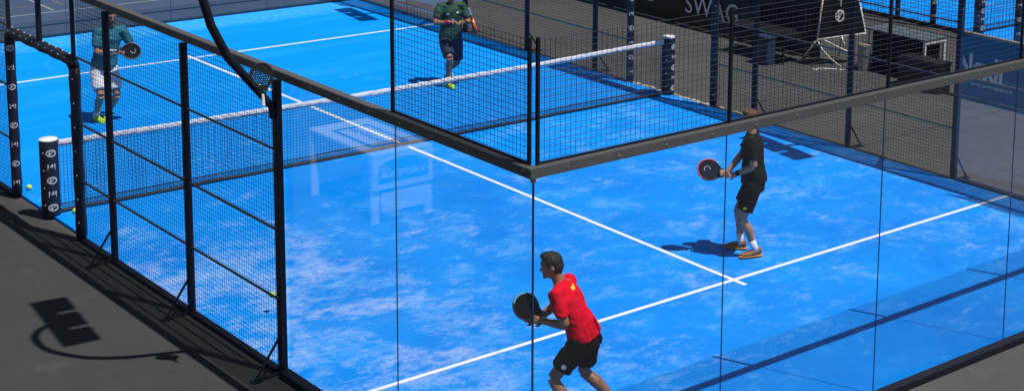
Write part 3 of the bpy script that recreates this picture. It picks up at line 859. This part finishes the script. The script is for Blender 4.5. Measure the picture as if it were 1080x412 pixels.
def person(label, J, mats, hairstyle='short', cap=None, beard=False, sleeve='short', size=1.0, shorts_len=.62):
    """J: pelvis, chestdir facing, neck, hip/shoulder half widths, feet, hands, hints (all world space)"""
    fc = Vector(J['face']).normalized(); flat_ = Vector((fc.x, fc.y, 0)).normalized()
    pel = Vector(J['pelvis']); nk = Vector(J['neck']); hp = Vector(J.get('hipdir', J['face'])); hp.z = 0; hp.normalize()
    lft = Vector((-flat_.y, flat_.x, 0)); hl = Vector((-hp.y, hp.x, 0))
    gx, gy = J.get('ground', (pel.x, pel.y))
    t = thing('person', label, 'person', (gx, gy, 0))
    k = size; sp = nk-pel; su = sp.normalized()
    body = MB(); SK = mats['skin']
    L1, L2, T1, T2 = .285*k, .255*k, .43*k, .42*k
    # torso rings
    chest = pel+sp*.62; waist = pel+sp*.28
    body.tube([pel-su*.10*k, pel, waist, pel+sp*.5, pel+sp*.75, pel+sp*.90, nk-su*.02], [(.13*k,.10*k), (.162*k,.115*k), (.138*k,.098*k), (.155*k,.108*k), (.168*k,.108*k), (.135*k,.080*k), (.06*k,.055*k)], 20, side=lft)
    sh = {}; out = {}
    for sgn, S_ in ((1, 'L'), (-1, 'R')):
        sp_ = nk-su*.075*k+lft*sgn*.185*k+flat_*J.get('shfwd'+S_, .0)+Vector((0,0,J.get('shz'+S_, 0)))
        el, wr = ik(sp_, J['wr'+S_], L1, L2, J['el'+S_])
        body.tube([nk-su*.06*k+lft*sgn*.06*k, sp_, sp_+(el-sp_)*.3, sp_+(el-sp_)*.75, el], [.055*k, .060*k, .053*k, .044*k, .040*k], 14)
        body.tube([el, el+(wr-el)*.3, el+(wr-el)*.7, wr], [.040*k, .043*k, .034*k, .026*k], 14)
        hd = Vector(J['hd'+S_]) if 'hd'+S_ in J else (wr-el)
        hand(body, wr, hd, J.get('pn'+S_, (0,0,-1)), J.get('curl', 1.0), J.get('ths'+S_, sgn))
        hip = pel-su*.04*k+hl*sgn*.095*k
        kn, an = ik(hip, J['an'+S_], T1, T2, J['kn'+S_])
        body.tube([hip, hip+(kn-hip)*.25, hip+(kn-hip)*.7, kn], [.092*k, .090*k, .066*k, .056*k], 16)
        sd_ = (an-kn).normalized()
        back = -Vector(J['toe'+S_]); back.z = 0; back.normalize()
        body.tube([kn, kn+(an-kn)*.12, kn+(an-kn)*.33+back*.018*k, kn+(an-kn)*.7+back*.006, an], [.056*k, .052*k, .060*k, .042*k, .034*k], 16)
        toe = Vector(J['toe'+S_]).normalized()
        body.tube([an, an-Vector((0,0,.04))+toe*.02, an-Vector((0,0,.055))+toe*.12], [.034*k, .036*k, .03*k], 12)
        sh[S_] = (sp_, el, wr); out[S_] = (hip, kn, an, toe)
    # head and neck
    hf = Vector(J['look']).normalized(); Rm = frame(hf); rt, fw, up = Rm.col[0], Rm.col[1], Rm.col[2]
    hc = nk+J.get('neckdir', Vector((0,0,1)))*.155*k+fw*.02*k
    body.tube([nk-su*.05, nk+(hc-nk)*.35, hc-up*.04*k-fw*.02], [.062*k, .056*k, .055*k], 14)
    body.ell(hc+up*.02*k, (.074*k, .094*k, .100*k), Rm, 20, 14)
    body.ell(hc-up*.045*k+fw*.022*k, (.057*k, .066*k, .070*k), Rm, 18, 12)
    body.ell(hc+fw*.092*k-up*.022*k, (.014*k, .022*k, .018*k), Rm, 10, 8)           # nose
    body.tube([hc+fw*.086*k+up*.018*k, hc+fw*.096*k-up*.020*k], [.009*k, .012*k], 8)
    body.ell(hc+fw*.076*k-up*.090*k, (.026*k, .020*k, .020*k), Rm, 10, 8)           # chin
    for s in (-1, 1): body.ell(hc+rt*s*.076*k-up*.005*k-fw*.005, (.010*k, .019*k, .031*k), Rm, 8, 8)
    bo = remesh(body, 'body', SK, t, .0075, 4)
    for s in (-1, 1):
        e = MB(); e.ell(hc+rt*s*.031*k+fw*.084*k+up*.014*k, (.011*k, .008*k, .007*k), Rm, 10, 8); eo = e.build('eye', M['eye'], t, smooth=True)
        e = MB(); e.ell(hc+rt*s*.031*k+fw*.0905*k+up*.014*k, (.0055*k, .003*k, .0055*k), Rm, 8, 6); e.build('iris', M['black'], eo, smooth=True)
        e = MB(); e.tube([hc+rt*s*.048*k+fw*.080*k+up*.030*k, hc+rt*s*.03*k+fw*.089*k+up*.035*k, hc+rt*s*.014*k+fw*.092*k+up*.031*k], .004*k, 6); e.build('eyebrow', mats['hair'], t)
    e = MB(); e.ell(hc+fw*.086*k-up*.058*k, (.024*k, .010*k, .008*k), Rm, 10, 8); e.build('mouth', M['lip'], t, smooth=True)
    # hair: a cap of hair higher at the brow than at the nape
    h = MB()
    h.ell(hc+up*.035*k-fw*.012*k, (.081*k, .096*k, .098*k), Rm, 20, 14)
    h.ell(hc-up*.005*k-fw*.040*k, (.074*k, .070*k, .085*k), Rm, 18, 12)
    if hairstyle == 'short': h.ell(hc+up*.100*k+fw*.030*k, (.058*k, .062*k, .034*k), Rm, 14, 10)
    ho = remesh(h, 'hair', mats['hair'], t, .007, 3, .004, 3, 30)
    # keep face clear of hair
    inv = world(t).inverted(); R3 = Rm.transposed()
    bm = bmesh.new(); bm.from_mesh(ho.data); mw = world(t)
    kill = []
    for v in bm.verts:
        q = R3 @ ((mw @ v.co)-hc)
        if (q.y > .045*k and q.z < .062*k) or (q.y > .0*k and q.z < .0) or q.z < -.075*k: kill.append(v)
    bmesh.ops.delete(bm, geom=kill, context='VERTS'); bm.to_mesh(ho.data); bm.free()
    if beard:
        h = MB(); h.ell(hc-up*.060*k+fw*.032*k, (.061*k, .066*k, .060*k), Rm, 16, 10)
        remesh(h, 'beard', mats['hair'], t, .008, 3, .003, 1, 25)
    # shirt
    s = MB(); low = pel+su*J.get('hem', -.03)*k; k0 = k; k = k*J.get('slim', 1.0)
    s.tube([low, pel+sp*.12, waist+su*.02, pel+sp*.5, pel+sp*.74, pel+sp*.89, nk-su*.03*k, nk+su*.005*k],
           [(.193*k0,.153*k0), (.188*k0,.148*k0), (.172*k,.130*k), (.180*k,.132*k), (.188*k,.130*k), (.150*k,.098*k), (.080*k,.074*k), (.066*k,.064*k)], 24, side=lft)
    for S_, sgn in (('L', 1), ('R', -1)):
        a, e_, _ = sh[S_]
        s.tube([nk-su*.075*k+lft*sgn*.05*k, a+su*.004, a+(e_-a)*.35, a+(e_-a)*.72], [.072*k, .078*k, .074*k, .070*k], 16)
    k = k0
    so = remesh(s, 'shirt', mats['shirt'], t, .010, 5, .013, hash(label) % 17, 7)
    # shorts
    s = MB()
    wb = pel+sp*.14
    s.tube([pel-su*.13*k, pel-su*.04*k, wb], [(.165*k,.125*k), (.170*k,.128*k), (.148*k,.106*k)], 22, side=hl)
    for S_ in 'LR':
        hip, kn, an, toe = out[S_]
        s.tube([hip+su*.03, hip+(kn-hip)*.3, hip+(kn-hip)*shorts_len*.8, hip+(kn-hip)*shorts_len*1.2], [.105*k, .110*k, .104*k, .102*k], 18)
    sho = remesh(s, 'shorts', mats['shorts'], t, .010, 5, .010, 5, 7)
    # socks and shoes
    for S_ in 'LR':
        hip, kn, an, toe = out[S_]
        toef = Vector((toe.x, toe.y, toe.z))
        s = MB(); s.tube([an-Vector((0,0,.03)), an+(kn-an)*.05, an+(kn-an)*mats.get('sock', .22)], [.040*k, .039*k, .046*k], 16)
        s.build('sock', mats.get('sockm', M['whitef']), t, smooth=True)
        dn = toef.cross(Vector((-toe.y, toe.x, 0)).normalized()); 
        if dn.z > 0: dn = -dn
        sd2 = toef.cross(dn).normalized()
        c0 = an+dn*.045*k
        s = MB()
        s.tube([c0-toef*.072*k-dn*.03, c0-toef*.02*k-dn*.022, c0+toef*.06*k, c0+toef*.13*k+dn*.008, c0+toef*.185*k+dn*.02],
               [(.033*k,.040*k), (.038*k,.052*k), (.044*k,.040*k), (.047*k,.030*k), (.034*k,.018*k)], 16, side=sd2)
        so_ = remesh(s, 'shoe', mats['shoe'], t, .008, 3)
        s = MB(); z_ = c0+dn*.032*k
        s.tube([z_-toef*.082*k, z_-toef*.06*k, z_+toef*.0*k, z_+toef*.12*k, z_+toef*.19*k, z_+toef*.205*k],
               [(.02*k,.010), (.036*k,.014), (.037*k,.014), (.049*k,.013), (.036*k,.012), (.015*k,.008)], 14, side=sd2)
        s.build('sole', mats.get('sole', M['white']), so_, smooth=True)
        s = MB()
        for j in range(4):
            q0 = c0+toef*(.045+.022*j)*k-dn*(.038-.005*j)*k
            s.tube([q0-sd2*.022*k, q0-dn*.006*k, q0+sd2*.022*k], .0045*k, 5)
        s.build('laces', mats.get('lace', M['white']), so_)
    return t, dict(shirt=so, shorts=sho, sh=sh, legs=out, hc=hc, Rm=Rm, nk=nk, pel=pel, su=su, lft=lft, flat=flat_)

V = Vector
def decal(obj, org, d, upv, w_, h_, m, name='printed_mark', oval=False):
    """thin print laid on a garment: a grid cast onto the cloth"""
    mw = world(obj); inv = mw.inverted(); d = Vector(d).normalized(); upv = Vector(upv); upv = (upv-d*upv.dot(d)).normalized(); x = d.cross(upv)
    from mathutils.bvhtree import BVHTree
    bvh = BVHTree.FromPolygons([mw @ v.co for v in obj.data.vertices], [tuple(p.vertices) for p in obj.data.polygons])
    nx, ny = 8, 5; pts = {}
    for i in range(nx+1):
        for j in range(ny+1):
            a = (i/nx-.5)*2; c = (j/ny-.5)*2
            if oval: a, c = a*math.sqrt(1-c*c/2), c*math.sqrt(1-a*a/2)
            o_ = Vector(org)+x*a*w_/2+upv*c*h_/2
            hit, nn, _, _ = bvh.ray_cast(o_, d, .6)
            if hit: pts[i, j] = hit-d*.0025
    b = MB(); ids = {k_: n_ for n_, k_ in enumerate(pts)}
    fs = [tuple(ids[q] for q in ((i, j), (i+1, j), (i+1, j+1), (i, j+1))) for i in range(nx) for j in range(ny) if all(q in ids for q in ((i, j), (i+1, j), (i+1, j+1), (i, j+1)))]
    if fs: b.add([pts[k_] for k_ in ids], fs); me = b.mesh(name, m, True); me.transform(inv); o = bpy.data.objects.new(name, me); C.objects.link(o); o.parent = obj
# --- player in red (nearest, seen from behind left)
ml = dict(skin=M['skin2'], hair=M['hair'], shirt=M['red'], shorts=M['blackf'], shoe=M['whitef'])
face = V((-.55, .83, 0)).normalized()
J = dict(face=face, look=(-.80, .58, -.16), pelvis=(-3.505, -8.735, .85), neck=(-3.69, -8.60, 1.35),
    wrL=(-3.83, -8.56, .99), elL=(-3.72, -9.0, .95), wrR=(-3.80, -8.40, .94), elR=(-3.4, -8.2, .8),
    hdL=(-.50, .60, .10), hdR=(-.6, .35, .25), pnL=(.5, .4, -.2), pnR=(-.3, -.6, .2), curl=1.0,
    anL=(-3.72, -8.83, .10), knL=(-4.0, -8.4, .5), toeL=(-.80, .60, 0), anR=(-3.17, -8.80, .12), knR=(-3.45, -8.5, .5), toeR=(-.55, .8, -.25),
    ground=(-3.45, -8.8), slim=.93, neckdir=V((-.25, .20, .95)).normalized())
t, d = person('player in red shirt and black shorts crouching with a racket, seen from behind', J, ml)
nk, su, lft, fl_ = d['nk'], d['su'], d['lft'], d['flat']
decal(d['shirt'], nk-su*.045-fl_*.35, fl_, su, .075, .028, M['yellow'])
hip, kn = d['legs']['L'][0], d['legs']['L'][1]
decal(d['shorts'], hip+(kn-hip)*.58+lft*.3-fl_*.02, -lft, su, .045, .045, M['print'], oval=True)
racket('black racket with pale cyan rim held by the player in red', (-3.905, -8.40, 1.10), (-.62, .30, .52), (-.30, -.75, .40), M['carbon'], M['black'], M['grip'], None, M['cyan'], (-14, 3), k=.92)

# --- player in black, right of the net corner
mk = dict(skin=M['skin'], hair=M['hairb'], shirt=M['greyf'], shorts=M['blackf'], shoe=M['shoe_orange'], sole=M['orange'], lace=M['black'], sock=.30)
J = dict(face=(-.62, .78, 0), look=(-.80, .58, -.15), pelvis=(.745, -6.49, .935), neck=(.715, -6.46, 1.50),
    wrL=(.50, -6.43, 1.03), elL=(.75, -6.9, 1.0), wrR=(.50, -6.28, 1.0), elR=(1.0, -6.1, .9), hdL=(-.7, .55, -.1), hdR=(-.7, .3, -.1), pnL=(.3, .5, -.3), pnR=(-.2, -.6, .2),
    anL=(.735, -6.56, .10), knL=(.3, -6.3, .5), toeL=(-.72, .30, 0), anR=(.78, -6.25, .10), knR=(.4, -6.0, .5), toeR=(-.62, .75, 0),
    ground=(.74, -6.45))
t, d = person('player in black shirt and shorts standing side on near the service line', J, mk)
decal(d['shorts'], d['legs']['L'][0]+(d['legs']['L'][1]-d['legs']['L'][0])*.62+d['lft']*.3, -d['lft'], d['su'], .05, .03, M['yellow'], oval=True)
b = MB(); a, e_, w_ = d['sh']['L']; b.tube([w_+(e_-w_)*.06, w_+(e_-w_)*.24], .034, 14)
b.build('wristband', M['blackf'], t, smooth=True)
racket('dark racket with red rim and white mark held by the player in black', (.355, -6.14, 1.035), (-.70, .62, .22), (-.55, -.60, .55), M['carbon'], M['black'], M['grip'], M['print'], M['redtrim'], (-12, 8))

# --- player in teal, far left
mk = dict(skin=M['skin'], hair=M['hairb'], shirt=M['teal'], shorts=M['whitef'], shoe=M['lime'], lace=M['lime'], sole=M['lime'])
J = dict(face=(-.12, -.99, 0), look=(-.05, -.98, -.12), pelvis=(-2.76, 3.88, .84), neck=(-2.66, 3.82, 1.42),
    wrL=(-2.56, 3.60, 1.08), elL=(-2.3, 3.8, 1.1), wrR=(-2.74, 3.58, 1.06), elR=(-3.1, 3.95, 1.0), hdL=(-.2, -.9, 0), hdR=(.7, -.5, 0), pnL=(-.5, 0, -.3), pnR=(.3, 0, .4),
    anR=(-2.90, 3.90, .09), knR=(-2.95, 3.3, .5), toeR=(.15, -.95, 0), anL=(-2.70, 3.96, .09), knL=(-2.6, 3.3, .5), toeL=(-.55, -.85, 0), ground=(-2.8, 3.9))
t, d = person('bearded player in teal shirt and white shorts standing behind the fence post', J, mk, beard=True, shorts_len=.66)
racket('black racket held by the player in teal', (-2.50, 3.50, 1.09), (.85, -.25, -.10), (-.25, -.80, .55), M['carbon'], M['black'], M['grip'], M['bluprint'])

# --- player in green, far side beyond the net
mk = dict(skin=M['skin2'], hair=M['hair'], shirt=M['green'], shorts=M['navy'], shoe=M['lime'], lace=M['lime'], sole=M['lime'])
J = dict(face=(-.35, -.93, 0), look=(-.2, -.9, -.5), pelvis=(2.60, 2.76, .80), neck=(2.58, 2.70, 1.38),
    wrL=(2.58, 2.44, 1.09), elL=(3.0, 2.6, 1.0), wrR=(2.44, 2.52, 1.09), elR=(2.1, 2.8, 1.0), hdL=(-.6, -.4, 0), hdR=(.7, -.5, .1), pnL=(0, -.2, -.9), pnR=(0, .1, -.9),
    anR=(2.42, 2.56, .09), knR=(2.3, 2.2, .5), toeR=(-.10, -.98, 0), anL=(2.80, 3.12, .13), knL=(2.65, 2.3, .4), toeL=(-.3, -.9, -.3), ground=(2.6, 2.75))
t, d = person('player in dark green shirt and navy shorts looking down at his hands', J, mk, shorts_len=.74)
for dx, dz, w0 in ((-.08, .12, .05), (.08, .14, .05), (0, .02, .07)):
    decal(d['shirt'], d['nk']-d['su']*(.30-dz)+d['lft']*dx+d['flat']*.4, -d['flat'], d['su'], w0, .035, M['print'], oval=True)
b = MB(); a, e_, w_ = d['sh']['R']; b.tube([w_+(e_-w_)*.05, w_+(e_-w_)*.30], .034, 14)
b.build('wristband', M['redtrim'], t, smooth=True)
racket('black racket with flame coloured edge held by the player in green', (2.80, 2.36, 1.0), (.25, -.1, -.95), (.92, -.40, .1), M['carbon'], M['black'], M['grip'], None, M['orangetrim'], (14, 38))

# racket hanging on the lamp arm
racket('black perforated racket hanging at the top of the near left fence post', (-5.28, -6.16, 2.985), (.06, .22, 1), (-.437, -.869, .232), M['black'], M['black'], M['grip'], k=.84, face=FACE_OPEN)

# ------------------------------------------------------------------ balls
def tball(x, y, z, label):
    t = thing('ball', label, 'ball', (x, y, z), 'yellow balls on the court')
    b = MB(); b.ell((x, y, z), (.034, .034, .034), None, 16, 12); b.build('felt', M['ball'], t, smooth=True)
    b = MB(); pts = []
    for k in range(41):
        a = 2*math.pi*k/40; q = V((math.cos(a), math.sin(a), .55*math.sin(2*a))).normalized()*.0345; pts.append(V((x, y, z))+q)
    for p0, p1 in zip(pts, pts[1:]): b.wire(p0, p1, .003)
    b.build('seam', M['white'], t)
tball(-4.87, 1.17, .034, 'yellow ball at the foot of the far left gate post')
tball(-4.78, -.13, .034, 'yellow ball on the turf between net post and near gate post')
tball(-4.438, -4.60, .20, 'yellow ball bouncing low behind the near left mesh fence')
